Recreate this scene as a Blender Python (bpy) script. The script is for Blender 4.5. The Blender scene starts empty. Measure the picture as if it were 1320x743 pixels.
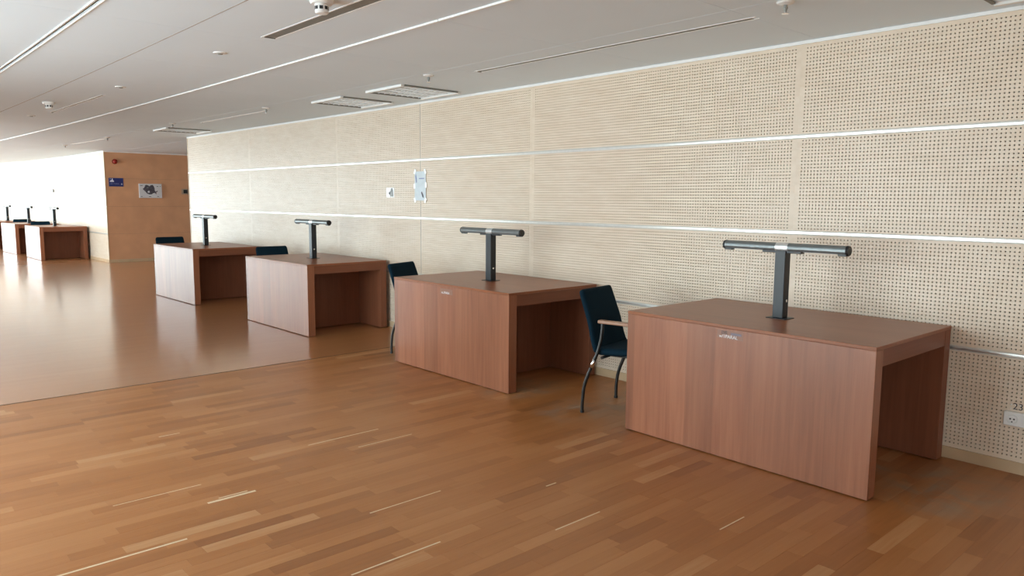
import bpy, bmesh, math, random
import numpy as np
from mathutils import Vector, Matrix

random.seed(7)
C = bpy.context.scene.collection
scene = bpy.context.scene
R = math.radians

# world axes: X runs along the perforated wall (away from the camera), Y from the wall into the room, Z up
# ------------------------------------------------------------------ camera
CAM_POS = Vector((-3.974, 4.549, 1.4188))
FOCAL_PX = 957.1
cam_data = bpy.data.cameras.new('camera')
cam_data.sensor_fit = 'HORIZONTAL'
cam_data.sensor_width = 36.0
cam_data.lens = FOCAL_PX / 1320 * 36
cam_data.clip_start = 0.05
cam_data.clip_end = 200
cam = bpy.data.objects.new('camera', cam_data)
C.objects.link(cam)
pitch, roll = R(6.7436), R(0.3958)
fwd0 = Vector((0.7407, -0.6719, 0)).normalized()
right0 = Vector((fwd0.y, -fwd0.x, 0))
upz = Vector((0, 0, 1))
fwd = fwd0 * math.cos(pitch) - upz * math.sin(pitch)
up0 = upz * math.cos(pitch) + fwd0 * math.sin(pitch)
cx = right0 * math.cos(roll) + up0 * math.sin(roll)
cy = up0 * math.cos(roll) - right0 * math.sin(roll)
cz = -fwd
M = Matrix(((cx.x, cy.x, cz.x, CAM_POS.x), (cx.y, cy.y, cz.y, CAM_POS.y), (cx.z, cy.z, cz.z, CAM_POS.z), (0, 0, 0, 1)))
cam.matrix_world = M
scene.camera = cam

# ------------------------------------------------------------------ world, light, exposure
SKY = 5.0
world = bpy.data.worlds.new('overcast_sky')
scene.world = world
world.use_nodes = True
bgn = world.node_tree.nodes['Background']
bgn.inputs['Color'].default_value = (0.86, 0.945, 1.0, 1)
bgn.inputs['Strength'].default_value = SKY
scene.view_settings.view_transform = 'Standard'
scene.view_settings.look = 'None'
scene.view_settings.gamma = 1
scene.view_settings.use_curve_mapping = False
scene.view_settings.exposure = 1.2
scene.cycles.max_bounces = 10
scene.cycles.diffuse_bounces = 6
scene.cycles.glossy_bounces = 5
scene.cycles.transparent_max_bounces = 8
scene.cycles.caustics_reflective = False
scene.cycles.caustics_refractive = False
scene.cycles.sample_clamp_indirect = 8
scene.cycles.use_denoising = True

WIN_Y = 6.6                                  # the glazed side of the hall, opposite the perforated wall
WIN_ZONES = [(-6.9, -5.4), (-1.3, 3.1), (9.6, 25.6)]       # glazed stretches along X; the first is unseen, added to brighten the right end
CEIL = 2.414
X_MIN, X_MAX = -7.2, 26.0
END_Y0 = 2.6                                 # the far end wall is glazed from here to the front
WALL_END, DOORWAY_FAR = 8.85, 13.95          # opening in the long wall
for (a, b) in WIN_ZONES:                     # portals only guide sampling of the daylight
    l = bpy.data.lights.new('window_portal', 'AREA')
    l.shape = 'RECTANGLE'
    l.size = b - a
    l.size_y = CEIL
    l.cycles.is_portal = True
    o = bpy.data.objects.new('window_portal', l)
    C.objects.link(o)
    o.location = ((a + b) / 2, WIN_Y + 0.12, CEIL / 2)
    o.rotation_euler = (R(-90), 0, 0)
l = bpy.data.lights.new('window_portal', 'AREA')
l.shape = 'RECTANGLE'; l.size = WIN_Y - END_Y0; l.size_y = CEIL
l.cycles.is_portal = True
o = bpy.data.objects.new('window_portal', l)
C.objects.link(o)
o.location = (X_MAX + 0.12, (WIN_Y + END_Y0) / 2, CEIL / 2)
o.rotation_euler = (R(90), 0, R(90))

# ------------------------------------------------------------------ node helpers
class NT:
    def __init__(self, name):
        self.m = bpy.data.materials.new(name)
        self.m.use_nodes = True
        self.t = self.m.node_tree
        self.b = self.t.nodes['Principled BSDF']
    def n(self, typ, **kw):
        nd = self.t.nodes.new(typ)
        for k, v in kw.items():
            if k in ('operation', 'data_type', 'blend_type', 'noise_dimensions', 'attribute_name', 'attribute_type', 'feature', 'use_clamp', 'wave_type', 'bands_direction', 'distance', 'interpolation_type'):
                setattr(nd, k, v)
            else:
                nd.inputs[k].default_value = v
        return nd
    def l(self, a, b):
        self.t.links.new(a, b)
    def set(self, **kw):
        for k, v in kw.items():
            self.b.inputs[k.replace('_', ' ')].default_value = v
    def math(self, op, a, b=None, clamp=False):
        nd = self.n('ShaderNodeMath', operation=op)
        nd.use_clamp = clamp
        for i, v in enumerate((a, b)):
            if v is None: continue
            if isinstance(v, (int, float)): nd.inputs[i].default_value = v
            else: self.l(v, nd.inputs[i])
        return nd.outputs[0]
    def coords(self, scale=(1, 1, 1), kind='Object'):
        tc = self.n('ShaderNodeTexCoord')
        mp = self.n('ShaderNodeMapping', Scale=scale)
        self.l(tc.outputs[kind], mp.inputs['Vector'])
        return mp.outputs[0]
    def noise(self, vec, scale, detail=3.0, rough=0.55, dist=0.0):
        nd = self.n('ShaderNodeTexNoise', Scale=scale, Detail=detail, Roughness=rough, Distortion=dist)
        self.l(vec, nd.inputs['Vector'])
        return nd.outputs['Fac']
    def ramp(self, fac, stops, interp='LINEAR'):
        nd = self.n('ShaderNodeValToRGB')
        nd.color_ramp.interpolation = interp
        el = nd.color_ramp.elements
        while len(el) < len(stops): el.new(0.5)
        for e, (p, c) in zip(el, stops):
            e.position = p
            e.color = (*c, 1) if len(c) == 3 else c
        self.l(fac, nd.inputs[0])
        return nd.outputs['Color']
    def mix(self, fac, a, b, typ='MIX'):
        nd = self.n('ShaderNodeMix', data_type='RGBA', blend_type=typ)
        for sock, v in ((nd.inputs[0], fac), (nd.inputs[6], a), (nd.inputs[7], b)):
            if isinstance(v, (int, float)): sock.default_value = v
            elif isinstance(v, tuple): sock.default_value = (*v, 1) if len(v) == 3 else v
            else: self.l(v, sock)
        return nd.outputs[2]
    def gray(self, fac):
        nd = self.n('ShaderNodeCombineColor')
        for i in range(3): self.l(fac, nd.inputs[i])
        return nd.outputs[0]
    def bump(self, h, strength=0.1, dist=0.002):
        nd = self.n('ShaderNodeBump', Strength=strength, Distance=dist)
        self.l(h, nd.inputs['Height'])
        self.l(nd.outputs[0], self.b.inputs['Normal'])

def plain(name, col, rough=0.5, metal=0.0, spec=0.5, var=0.06, vscale=18):
    t = NT(name)
    v = t.coords()
    f = t.noise(v, vscale, 2)
    lo = tuple(c * (1 - var) for c in col); hi = tuple(min(1, c * (1 + var)) for c in col)
    t.l(t.ramp(f, [(0.3, lo), (0.7, hi)]), t.b.inputs['Base Color'])
    t.set(Roughness=rough, Metallic=metal)
    t.b.inputs['Specular IOR Level'].default_value = spec
    return t.m

def birch_material():
    t = NT('birch_veneer')
    g = t.coords((1.2, 1.2, 7))
    n1 = t.noise(g, 3.0, 4, 0.6, 0.4)
    g2 = t.coords((1.0, 1.0, 1.0))
    n2 = t.noise(g2, 1.6, 3)
    col = t.ramp(n1, [(0.3, (0.68, 0.565, 0.44)), (0.55, (0.745, 0.64, 0.52)), (0.75, (0.79, 0.695, 0.58))])
    col = t.mix(t.math('MULTIPLY', n2, 0.5), col, (0.70, 0.555, 0.42))
    t.l(col, t.b.inputs['Base Color'])
    t.set(Roughness=0.37, IOR=1.45)
    t.b.inputs['Specular IOR Level'].default_value = 0.5
    return t.m

def desk_wood(name, axis, base_lo, base_hi, rough, strip=0.17, strip_amt=0.22):
    """cherry veneer: axis = the grain direction; strips of veneer lie side by side across it"""
    t = NT(name)
    sc = [26, 26, 26]; sc[axis] = 1.1
    n1 = t.noise(t.coords(tuple(sc)), 1.6, 5, 0.62, 0.5)
    sc2 = [4, 4, 4]; sc2[axis] = 0.5
    n2 = t.noise(t.coords(tuple(sc2)), 1.3, 3, 0.5, 0.3)
    f = t.math('ADD', t.math('MULTIPLY', n1, 0.5), t.math('MULTIPLY', n2, 0.5))
    col = t.ramp(f, [(0.34, base_lo), (0.66, base_hi)])
    sep = t.n('ShaderNodeSeparateXYZ')
    t.l(t.coords(), sep.inputs[0])
    across = sep.outputs[0 if axis != 0 else 1]
    wob = t.math('FLOOR', t.math('ADD', t.math('DIVIDE', across, strip), 0.37))
    wn = t.n('ShaderNodeTexWhiteNoise', noise_dimensions='1D')
    t.l(wob, wn.inputs['W'])
    k = t.math('ADD', t.math('MULTIPLY', wn.outputs['Value'], strip_amt), 1 - strip_amt / 2)
    col = t.mix(1.0, col, t.gray(k), 'MULTIPLY')
    t.l(col, t.b.inputs['Base Color'])
    t.set(Roughness=rough, IOR=1.36)
    if 'front' in name:
        t.b.inputs['Coat Weight'].default_value = 0.30
        t.b.inputs['Coat Roughness'].default_value = 0.24
        t.b.inputs['Coat IOR'].default_value = 1.6
    t.bump(n1, 0.03, 0.001)
    return t.m

def floor_material(name, rough, from_attr):
    t = NT(name)
    tcv = t.coords()
    sep = t.n('ShaderNodeSeparateXYZ')
    t.l(tcv, sep.inputs[0])
    x, y = sep.outputs[0], sep.outputs[1]
    if from_attr:
        at = t.n('ShaderNodeAttribute', attribute_name='tone')
        tone = at.outputs['Fac']
    else:
        u = t.math('DIVIDE', x, 0.07)
        ui = t.math('FLOOR', u)
        w1 = t.n('ShaderNodeTexWhiteNoise', noise_dimensions='1D'); t.l(ui, w1.inputs['W'])
        v = t.math('ADD', t.math('DIVIDE', y, 0.45), t.math('MULTIPLY', w1.outputs['Value'], 7.0))
        vi = t.math('FLOOR', v)
        cmb = t.n('ShaderNodeCombineXYZ'); t.l(ui, cmb.inputs[0]); t.l(vi, cmb.inputs[1])
        w2 = t.n('ShaderNodeTexWhiteNoise', noise_dimensions='2D'); t.l(cmb.outputs[0], w2.inputs['Vector'])
        tone = w2.outputs['Value']
    grain = t.noise(t.coords((48, 2.2, 1) if from_attr else (9, 0.9, 1)), 1.0, 4 if from_attr else 1, 0.6, 0.6 if from_attr else 0.0)
    big = t.noise(t.coords((1, 1, 1)), 0.9, 2)
    f = t.math('ADD', t.math('MULTIPLY', tone, 0.62), t.math('MULTIPLY', grain, 0.38))
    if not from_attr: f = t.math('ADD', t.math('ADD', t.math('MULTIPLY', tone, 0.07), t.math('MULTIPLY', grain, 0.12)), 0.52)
    col = t.ramp(f, [(0.12, (0.250, 0.086, 0.025)), (0.45, (0.375, 0.142, 0.042)), (0.72, (0.455, 0.196, 0.070)), (0.97, (0.57, 0.335, 0.17))])
    col = t.mix(t.math('MULTIPLY', big, 0.25), col, (0.28, 0.125, 0.043))
    # grey dust lying beside the desks
    dust = None
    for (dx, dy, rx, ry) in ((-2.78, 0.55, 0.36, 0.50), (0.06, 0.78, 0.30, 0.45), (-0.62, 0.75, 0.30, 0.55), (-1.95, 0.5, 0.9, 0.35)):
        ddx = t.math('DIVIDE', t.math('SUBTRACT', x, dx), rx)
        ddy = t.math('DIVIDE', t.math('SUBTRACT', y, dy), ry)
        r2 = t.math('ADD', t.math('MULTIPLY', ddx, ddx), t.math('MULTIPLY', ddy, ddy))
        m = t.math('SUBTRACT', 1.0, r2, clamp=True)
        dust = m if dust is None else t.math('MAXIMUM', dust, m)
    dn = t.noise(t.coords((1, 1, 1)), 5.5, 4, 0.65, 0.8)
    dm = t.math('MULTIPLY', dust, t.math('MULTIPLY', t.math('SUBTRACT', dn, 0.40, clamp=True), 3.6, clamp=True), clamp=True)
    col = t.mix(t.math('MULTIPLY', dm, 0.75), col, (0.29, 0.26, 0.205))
    t.l(col, t.b.inputs['Base Color'])
    rn = t.noise(t.coords((1, 1, 1)), 3.0, 3)
    rr = t.math('ADD', t.math('MULTIPLY', rn, 0.12 if from_attr else 0.004), rough - (0.06 if from_attr else 0.016))
    t.set(IOR=1.45)
    if not from_attr:                        # a fresher coat of varnish beyond the joint
        t.b.inputs['Coat Weight'].default_value = 1.0
        t.b.inputs['Coat Roughness'].default_value = 0.17
        t.b.inputs['Coat IOR'].default_value = 1.5
    rr = t.math('ADD', rr, t.math('MULTIPLY', dm, 0.25))
    t.l(rr, t.b.inputs['Roughness'])
    if from_attr: t.bump(grain, 0.04, 0.0006)
    return t.m

def glass_material():
    t = NT('window_glass')
    out = t.t.nodes['Material Output']
    tr = t.n('ShaderNodeBsdfTransparent'); tr.inputs['Color'].default_value = (0.93, 0.96, 0.95, 1)
    gl = t.n('ShaderNodeBsdfGlossy'); gl.inputs['Roughness'].default_value = 0.02
    fr = t.n('ShaderNodeFresnel', IOR=1.35)
    mx = t.n('ShaderNodeMixShader')
    geo = t.n('ShaderNodeNewGeometry')            # no second reflection on the way out of the pane
    t.l(t.math('MULTIPLY', fr.outputs[0], t.math('SUBTRACT', 1.0, geo.outputs['Backfacing'])), mx.inputs[0]); t.l(tr.outputs[0], mx.inputs[1]); t.l(gl.outputs[0], mx.inputs[2])
    t.l(mx.outputs[0], out.inputs['Surface'])
    return t.m

def fabric_material(name, col):
    t = NT(name)
    v = t.coords()
    n = t.noise(v, 240, 2)
    n2 = t.noise(v, 9, 2)
    f = t.math('ADD', t.math('MULTIPLY', n, 0.6), t.math('MULTIPLY', n2, 0.4))
    t.l(t.ramp(f, [(0.3, tuple(c * 0.75 for c in col)), (0.7, tuple(c * 1.2 for c in col))]), t.b.inputs['Base Color'])
    t.set(Roughness=0.85)
    t.b.inputs['Specular IOR Level'].default_value = 0.12
    t.bump(n, 0.25, 0.001)
    return t.m

birch = birch_material()
birch_plain = plain('tan_birch_board', (0.66, 0.355, 0.195), 0.42, var=0.07, vscale=3)
birch_base = plain('birch_baseboard_wood', (0.55, 0.40, 0.25), 0.4, var=0.08, vscale=5)
black_felt = plain('black_acoustic_felt', (0.02, 0.018, 0.016), 0.95, spec=0.1)
white_paint = plain('white_paint', (0.72, 0.72, 0.70), 0.55, var=0.02, vscale=2)
ceil_paint = plain('ceiling_paint', (0.76, 0.875, 0.965), 0.6, var=0.015, vscale=1.2)
seam_grey = plain('grey_joint_profile', (0.40, 0.40, 0.38), 0.7)
white_lacquer = plain('white_lacquer', (0.82, 0.83, 0.82), 0.3, var=0.02)
alu_matt = plain('matt_anodised_aluminium', (0.60, 0.575, 0.52), 0.45)
alu = plain('brushed_aluminium', (0.70, 0.69, 0.66), 0.30, metal=0.8, var=0.04, vscale=30)
dark_recess = plain('dark_recess', (0.06, 0.06, 0.058), 0.8)
slot_grey = plain('grey_slot_lining', (0.22, 0.22, 0.20), 0.7)
louvre = plain('satin_louvre', (0.74, 0.77, 0.78), 0.35)
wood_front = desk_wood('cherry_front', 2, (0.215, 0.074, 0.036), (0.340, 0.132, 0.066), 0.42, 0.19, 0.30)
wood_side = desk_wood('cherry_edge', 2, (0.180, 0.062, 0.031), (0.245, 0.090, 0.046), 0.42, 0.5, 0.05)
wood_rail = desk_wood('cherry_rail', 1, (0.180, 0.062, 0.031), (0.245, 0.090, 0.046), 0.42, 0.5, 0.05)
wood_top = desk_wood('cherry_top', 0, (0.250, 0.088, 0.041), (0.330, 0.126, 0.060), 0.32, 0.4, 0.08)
floor_near = floor_material('oak_parquet_strip', 0.36, True)
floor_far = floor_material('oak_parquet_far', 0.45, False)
floor_joint_m = plain('dark_joint', (0.07, 0.04, 0.022), 0.5)
pale_streak = plain('pale_streak_tone', (0.72, 0.55, 0.36), 0.35, vscale=40)
lamp_black = plain('black_lacquered_steel', (0.011, 0.015, 0.020), 0.42, spec=0.5)
lamp_grey = plain('grey_anodised_tube', (0.20, 0.22, 0.225), 0.32, metal=0.55)
lamp_silver = plain('silver_collar', (0.72, 0.74, 0.75), 0.3, metal=0.7)
lamp_end = plain('black_end_cap', (0.012, 0.012, 0.013), 0.4)
diffuser_m = plain('frosted_diffuser', (0.30, 0.31, 0.31), 0.5)
fabric = fabric_material('teal_blue_fabric', (0.0030, 0.017, 0.030))
chair_black = plain('black_powder_coat', (0.013, 0.014, 0.014), 0.28)
chrome = plain('chrome', (0.85, 0.85, 0.85), 0.12, metal=1.0, var=0.01)
arm_wood = plain('varnished_beech_arm', (0.36, 0.20, 0.13), 0.3, vscale=12)
glass = glass_material()
plastic_white = plain('white_plastic', (0.78, 0.79, 0.78), 0.35, var=0.02)
black_ink = plain('black_ink', (0.015, 0.015, 0.017), 0.6)
red_plastic = plain('red_plastic', (0.26, 0.012, 0.008), 0.25)
sign_blue = plain('blue_sign_enamel', (0.012, 0.022, 0.16), 0.4)
sign_white = plain('white_sign_print', (0.75, 0.78, 0.88), 0.5)
sign_pale = plain('pale_blue_print', (0.22, 0.27, 0.50), 0.5)
print_grey = plain('dark_grey_print', (0.07, 0.065, 0.085), 0.6, var=0.5, vscale=22)
board_pale = plain('pale_printed_board', (0.70, 0.72, 0.76), 0.4, var=0.04, vscale=12)
paper = plain('pale_blue_paper', (0.60, 0.68, 0.74), 0.45, var=0.06, vscale=14)
tape = plain('white_tape', (0.90, 0.91, 0.92), 0.18)
photo_grey = plain('grey_photo_print', (0.20, 0.21, 0.20), 0.4, var=0.4, vscale=30)
sticker_m = plain('grey_sticker', (0.25, 0.115, 0.072), 0.42)
sticker_bar = plain('violet_grey_print', (0.15, 0.12, 0.16), 0.4)
sticker_w = plain('white_lettering', (0.80, 0.78, 0.80), 0.4)

# ------------------------------------------------------------------ mesh helpers
def obj(name, bm, mat, parent=None, loc=None, rotz=0, smooth=False):
    if isinstance(bm, bpy.types.Mesh):
        me = bm
    else:
        me = bpy.data.meshes.new(name)
        bmesh.ops.recalc_face_normals(bm, faces=bm.faces)
        bm.to_mesh(me); bm.free()
        me.materials.append(mat)
        if smooth:
            for p in me.polygons: p.use_smooth = True
    o = bpy.data.objects.new(name, me)
    C.objects.link(o)
    if parent: o.parent = parent
    if loc: o.location = loc
    if rotz: o.rotation_euler = (0, 0, rotz)
    return o

def structure(o, label=None):
    o['kind'] = 'structure'
    if label: o['label'] = label
    return o

def tag(o, label, cat, group=None):
    o['label'] = label; o['category'] = cat
    if group: o['group'] = group
    return o

def thing(name, label, cat, loc, rotz=0, group=None):
    o = bpy.data.objects.new(name, None)
    C.objects.link(o)
    o.empty_display_size = 0.1
    o.location = loc; o.rotation_euler = (0, 0, rotz)
    return tag(o, label, cat, group)

def dup(root, loc, rotz, label, group=None):
    r = root.copy(); C.objects.link(r)
    r.location = loc; r.rotation_euler = (0, 0, rotz); r['label'] = label
    if group: r['group'] = group
    for ch in list(root.children):
        c = ch.copy(); C.objects.link(c); c.parent = r
        for g in list(ch.children):
            d = g.copy(); C.objects.link(d); d.parent = c
    return r

def box(bm, x0, x1, y0, y1, z0, z1, bev=0.0):
    vs = [bm.verts.new((x, y, z)) for x in (x0, x1) for y in (y0, y1) for z in (z0, z1)]
    fs = [(0, 1, 3, 2), (4, 6, 7, 5), (0, 4, 5, 1), (2, 3, 7, 6), (0, 2, 6, 4), (1, 5, 7, 3)]
    faces = [bm.faces.new([vs[i] for i in f]) for f in fs]
    if bev > 0:
        es = list({e for f in faces for e in f.edges})
        bmesh.ops.bevel(bm, geom=es, offset=bev, segments=2, profile=0.5, affect='EDGES')
    return bm

def mbox(*a, bev=0.0):
    return box(bmesh.new(), *a, bev=bev)

def prism(bm, pts, z0, z1):
    lo = [bm.verts.new((x, y, z0)) for x, y in pts]; hi = [bm.verts.new((x, y, z1)) for x, y in pts]
    n = len(pts)
    bm.faces.new(lo[::-1]); bm.faces.new(hi)
    for i in range(n):
        bm.faces.new((lo[i], lo[(i + 1) % n], hi[(i + 1) % n], hi[i]))
    return bm

def tube(bm, path, r, seg=10, caps=True):
    path = [Vector(p) for p in path]
    rs = r if isinstance(r, (list, tuple)) else [r] * len(path)
    rings = []
    ref = None
    for i, p in enumerate(path):
        t = (path[min(i + 1, len(path) - 1)] - path[max(i - 1, 0)]).normalized()
        if ref is None:
            ref = Vector((0, 1, 0)) if abs(t.y) < 0.9 else Vector((1, 0, 0))
        u = (ref - t * ref.dot(t)).normalized(); ref = u
        w = t.cross(u)
        rings.append([bm.verts.new(p + (u * math.cos(2 * math.pi * k / seg) + w * math.sin(2 * math.pi * k / seg)) * rs[i]) for k in range(seg)])
    for a, b in zip(rings, rings[1:]):
        for k in range(seg):
            bm.faces.new((a[k], a[(k + 1) % seg], b[(k + 1) % seg], b[k]))
    if caps:
        bm.faces.new(rings[0][::-1]); bm.faces.new(rings[-1])
    return bm

def lathe(bm, prof, seg=16, center=(0, 0, 0)):
    """profile of (radius, z) turned about Z"""
    c = Vector(center)
    rings = []
    for r, z in prof:
        if r < 1e-6: rings.append([bm.verts.new(c + Vector((0, 0, z)))])
        else: rings.append([bm.verts.new(c + Vector((r * math.cos(2 * math.pi * k / seg), r * math.sin(2 * math.pi * k / seg), z))) for k in range(seg)])
    for a, b in zip(rings, rings[1:]):
        for k in range(seg):
            q = [a[k % len(a)], a[(k + 1) % len(a)], b[(k + 1) % len(b)], b[k % len(b)]]
            q2 = []
            for v in q:
                if v not in q2: q2.append(v)
            if len(q2) >= 3: bm.faces.new(q2)
    for rg in (rings[0], rings[-1]):
        if len(rg) > 2: bm.faces.new(rg)
    return bm

def smooth_path(pts, n=4):
    P = [Vector(p) for p in pts]
    out = []
    for i in range(len(P) - 1):
        p0, p1, p2, p3 = P[max(i - 1, 0)], P[i], P[i + 1], P[min(i + 2, len(P) - 1)]
        for k in range(n):
            t = k / n
            out.append(0.5 * ((2 * p1) + (p2 - p0) * t + (2 * p0 - 5 * p1 + 4 * p2 - p3) * t * t + (3 * p1 - p0 - 3 * p2 + p3) * t ** 3))
    out.append(P[-1])
    return out

def lettering(name, text, size, mat, parent, loc, rot, depth=0.0006):
    cu = bpy.data.curves.new('lettering_curve', 'FONT')
    cu.body = text; cu.size = size; cu.extrude = depth; cu.align_x = 'CENTER'; cu.align_y = 'CENTER'
    tmp = bpy.data.objects.new('lettering_tmp', cu)
    C.objects.link(tmp)
    me = bpy.data.meshes.new_from_object(tmp.evaluated_get(bpy.context.evaluated_depsgraph_get()))
    bpy.data.objects.remove(tmp); bpy.data.curves.remove(cu)
    me.materials.clear(); me.materials.append(mat)
    o = bpy.data.objects.new(name, me)
    C.objects.link(o); o.parent = parent; o.location = loc; o.rotation_euler = rot
    return o

# ------------------------------------------------------------------ the long perforated wall
def ywall(s):                                # the wall is one very shallow arc
    return 0.0033 + 0.002126 * s * s
JOINTS = [-6.51, -4.08, -1.645, 0.787, 2.451, 4.137, 6.567, 8.85]
FAR = [(13.95, 0.19), (16.4, 0.235), (18.8, 0.34), (21.2, 0.47), (23.6, 0.92), (26.0, 1.44)]
ROWS = [(0.064, 0.626), (0.626, 1.225), (1.225, 1.831), (1.831, 2.398)]
PITCH, HOLE, THICK = 0.0212, 0.0041, 0.011

panel_cache = {}
def perforated_mesh(w, h):
    """a board w x h (x across, z up, face at y=0 looking to +y) with real round holes"""
    key = (round(w, 2), round(h, 3))
    if key in panel_cache: return panel_cache[key]
    nx = int((w - 0.036) / PITCH); nz = int((h - 0.032) / PITCH)
    ox = -nx * PITCH / 2; oz = h / 2 - nz * PITCH / 2
    V = []; F = []
    gx = np.arange(nx + 1) * PITCH + ox; gz = np.arange(nz + 1) * PITCH + oz
    GX, GZ = np.meshgrid(gx, gz)
    grid = np.stack([GX, np.zeros_like(GX), GZ], -1).reshape(-1, 3)
    ngrid = len(grid)
    ccx = gx[:-1] + PITCH / 2; ccz = gz[:-1] + PITCH / 2
    CX, CZ = np.meshgrid(ccx, ccz)
    CX = CX.ravel(); CZ = CZ.ravel(); nc = len(CX)
    ang = np.radians(22.5 + 45 * np.arange(8))
    ring = np.stack([CX[:, None] + HOLE * np.cos(ang), np.zeros((nc, 8)), CZ[:, None] + HOLE * np.sin(ang)], -1)
    ring2 = ring.copy(); ring2[..., 1] = -THICK
    verts = np.concatenate([grid, ring.reshape(-1, 3), ring2.reshape(-1, 3)])
    ix, iz = np.meshgrid(np.arange(nx), np.arange(nz)); ix = ix.ravel(); iz = iz.ravel()
    bl = iz * (nx + 1) + ix; br = bl + 1; tl = bl + nx + 1; tr = tl + 1
    f0 = ngrid + np.arange(nc) * 8; b0 = f0 + nc * 8
    q = []
    q.append(np.stack([tr, br, f0 + 7, f0], 1))          # right
    q.append(np.stack([tl, tr, f0 + 1, f0 + 2], 1))      # top
    q.append(np.stack([bl, tl, f0 + 3, f0 + 4], 1))      # left
    q.append(np.stack([br, bl, f0 + 5, f0 + 6], 1))      # bottom
    for k in range(8):
        q.append(np.stack([f0 + k, f0 + (k + 1) % 8, b0 + (k + 1) % 8, b0 + k], 1))
    quads = np.concatenate(q)
    tris = np.concatenate([np.stack([tr, f0, f0 + 1], 1), np.stack([tl, f0 + 2, f0 + 3], 1),
                           np.stack([bl, f0 + 4, f0 + 5], 1), np.stack([br, f0 + 6, f0 + 7], 1)])
    # blank border and the edges of the board
    x0, x1, z0, z1 = -w / 2 - 0.0002, w / 2 + 0.0002, 0, h
    bv = np.array([(x0, 0, z0), (x1, 0, z0), (x1, 0, z1), (x0, 0, z1), (x0, -THICK, z0), (x1, -THICK, z0), (x1, -THICK, z1), (x0, -THICK, z1)], float)
    n0 = len(verts)
    verts = np.concatenate([verts, bv])
    c = [0, nx, (nx + 1) * (nz + 1) - 1, (nx + 1) * nz]
    bq = []
    for i in range(4):
        j = (i + 1) % 4
        bq.append((n0 + j, n0 + i, c[i], c[j]))
        bq.append((n0 + i, n0 + j, n0 + 4 + j, n0 + 4 + i))
    quads = np.concatenate([quads, np.array(bq)])
    me = bpy.data.meshes.new('perforated_panel')
    nl = quads.size + tris.size
    me.vertices.add(len(verts)); me.vertices.foreach_set('co', verts.astype(np.float32).ravel())
    me.loops.add(nl)
    me.loops.foreach_set('vertex_index', np.concatenate([quads.ravel(), tris.ravel()]).astype(np.int32))
    npoly = len(quads) + len(tris)
    me.polygons.add(npoly)
    starts = np.concatenate([np.arange(len(quads)) * 4, quads.size + np.arange(len(tris)) * 3]).astype(np.int32)
    me.polygons.foreach_set('loop_start', starts)
    me.update(calc_edges=True)
    me.validate()
    me.flip_normals()
    # make sure the face looks to +y
    if me.polygons[0].normal.y < 0: me.flip_normals()
    me.shade_flat()
    me.materials.append(birch)
    panel_cache[key] = me
    return me

def strip_mesh(w):
    """aluminium cover strip with a gently rounded face"""
    bm = bmesh.new()
    prof = [(-0.0145, -0.004), (-0.0145, 0.0012), (-0.0135, 0.002), (0.0135, 0.002), (0.0145, 0.0012), (0.0145, -0.004)]
    a = [bm.verts.new((-w / 2, y, z)) for z, y in prof]; b = [bm.verts.new((w / 2, y, z)) for z, y in prof]
    n = len(prof)
    for i in range(n): bm.faces.new((a[i], a[(i + 1) % n], b[(i + 1) % n], b[i]))
    bm.faces.new(a[::-1]); bm.faces.new(b)
    return bm

def wall_face(wall, pts):
    """panels, strips, cornice pieces on the facets through the plan points"""
    for (xa, ya), (xb, yb) in zip(pts, pts[1:]):
        w = math.hypot(xb - xa, yb - ya)
        ang = math.atan2(yb - ya, xb - xa)
        mx, my = (xa + xb) / 2, (ya + yb) / 2
        wr = round(w, 2) if abs(w - 2.43) > 0.06 else 2.43
        for (z0, z1) in ROWS:
            o = obj('wall_panel', perforated_mesh(wr, z1 - z0), None, wall, (mx, my, z0), ang)
            o.scale = (w / wr, 1, 1)
        for z in (0.626, 1.225, 1.831):
            o = obj('metal_strip', strip_mesh(w), alu_matt, wall, (mx, my, z), ang)
            bd = bmesh.new()
            pf = [(-0.0095, 0.0015), (-0.0080, 0.0040), (-0.0030, 0.0045), (0.0030, 0.0045), (0.0080, 0.0040), (0.0095, 0.0015)]
            pa = [bd.verts.new((-w / 2, y, q)) for q, y in pf]; pb = [bd.verts.new((w / 2, y, q)) for q, y in pf]
            for i in range(6): bd.faces.new((pa[i], pa[(i + 1) % 6], pb[(i + 1) % 6], pb[i]))
            bd.faces.new(pa[::-1]); bd.faces.new(pb)
            obj('bead', bd, alu, o)
        obj('cornice', mbox(-w / 2, w / 2, -0.004, 0.010, 2.395, CEIL), white_lacquer, wall, (mx, my, 0), ang)

pts_near = [(s, ywall(s)) for s in JOINTS]
bm = bmesh.new()
back = [(s, y - THICK - 0.0005) for s, y in pts_near]
prism(bm, back + [(WALL_END, -0.4), (X_MIN, -0.4), (X_MIN, ywall(X_MIN) - 0.012)], 0, CEIL + 0.05)
wall_back = structure(obj('wall_back', bm, black_felt), 'long wall of pale perforated birch boards with thin metal strips')
wall_face(wall_back, [(X_MIN, ywall(X_MIN))] + pts_near)
obj('joint_line', mbox(-0.0025, 0.0025, -0.002, 0.0012, 0.066, 2.395), slot_grey, wall_back, (2.451, ywall(2.451), 0))
obj('end_trim', mbox(-0.006, 0.012, -0.40, 0.004, 0, CEIL), birch_base, wall_back, (WALL_END, ywall(WALL_END), 0))

bm = bmesh.new()
prism(bm, [(s, y - THICK - 0.0005) for s, y in FAR] + [(X_MAX, -0.4), (DOORWAY_FAR + 0.10, -0.4), (DOORWAY_FAR + 0.10, FAR[0][1] - 0.012)], 0, CEIL + 0.05)
wall_far = structure(obj('wall_far', bm, black_felt), 'far stretch of the perforated birch wall beyond the opening')
wall_face(wall_far, FAR)

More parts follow.
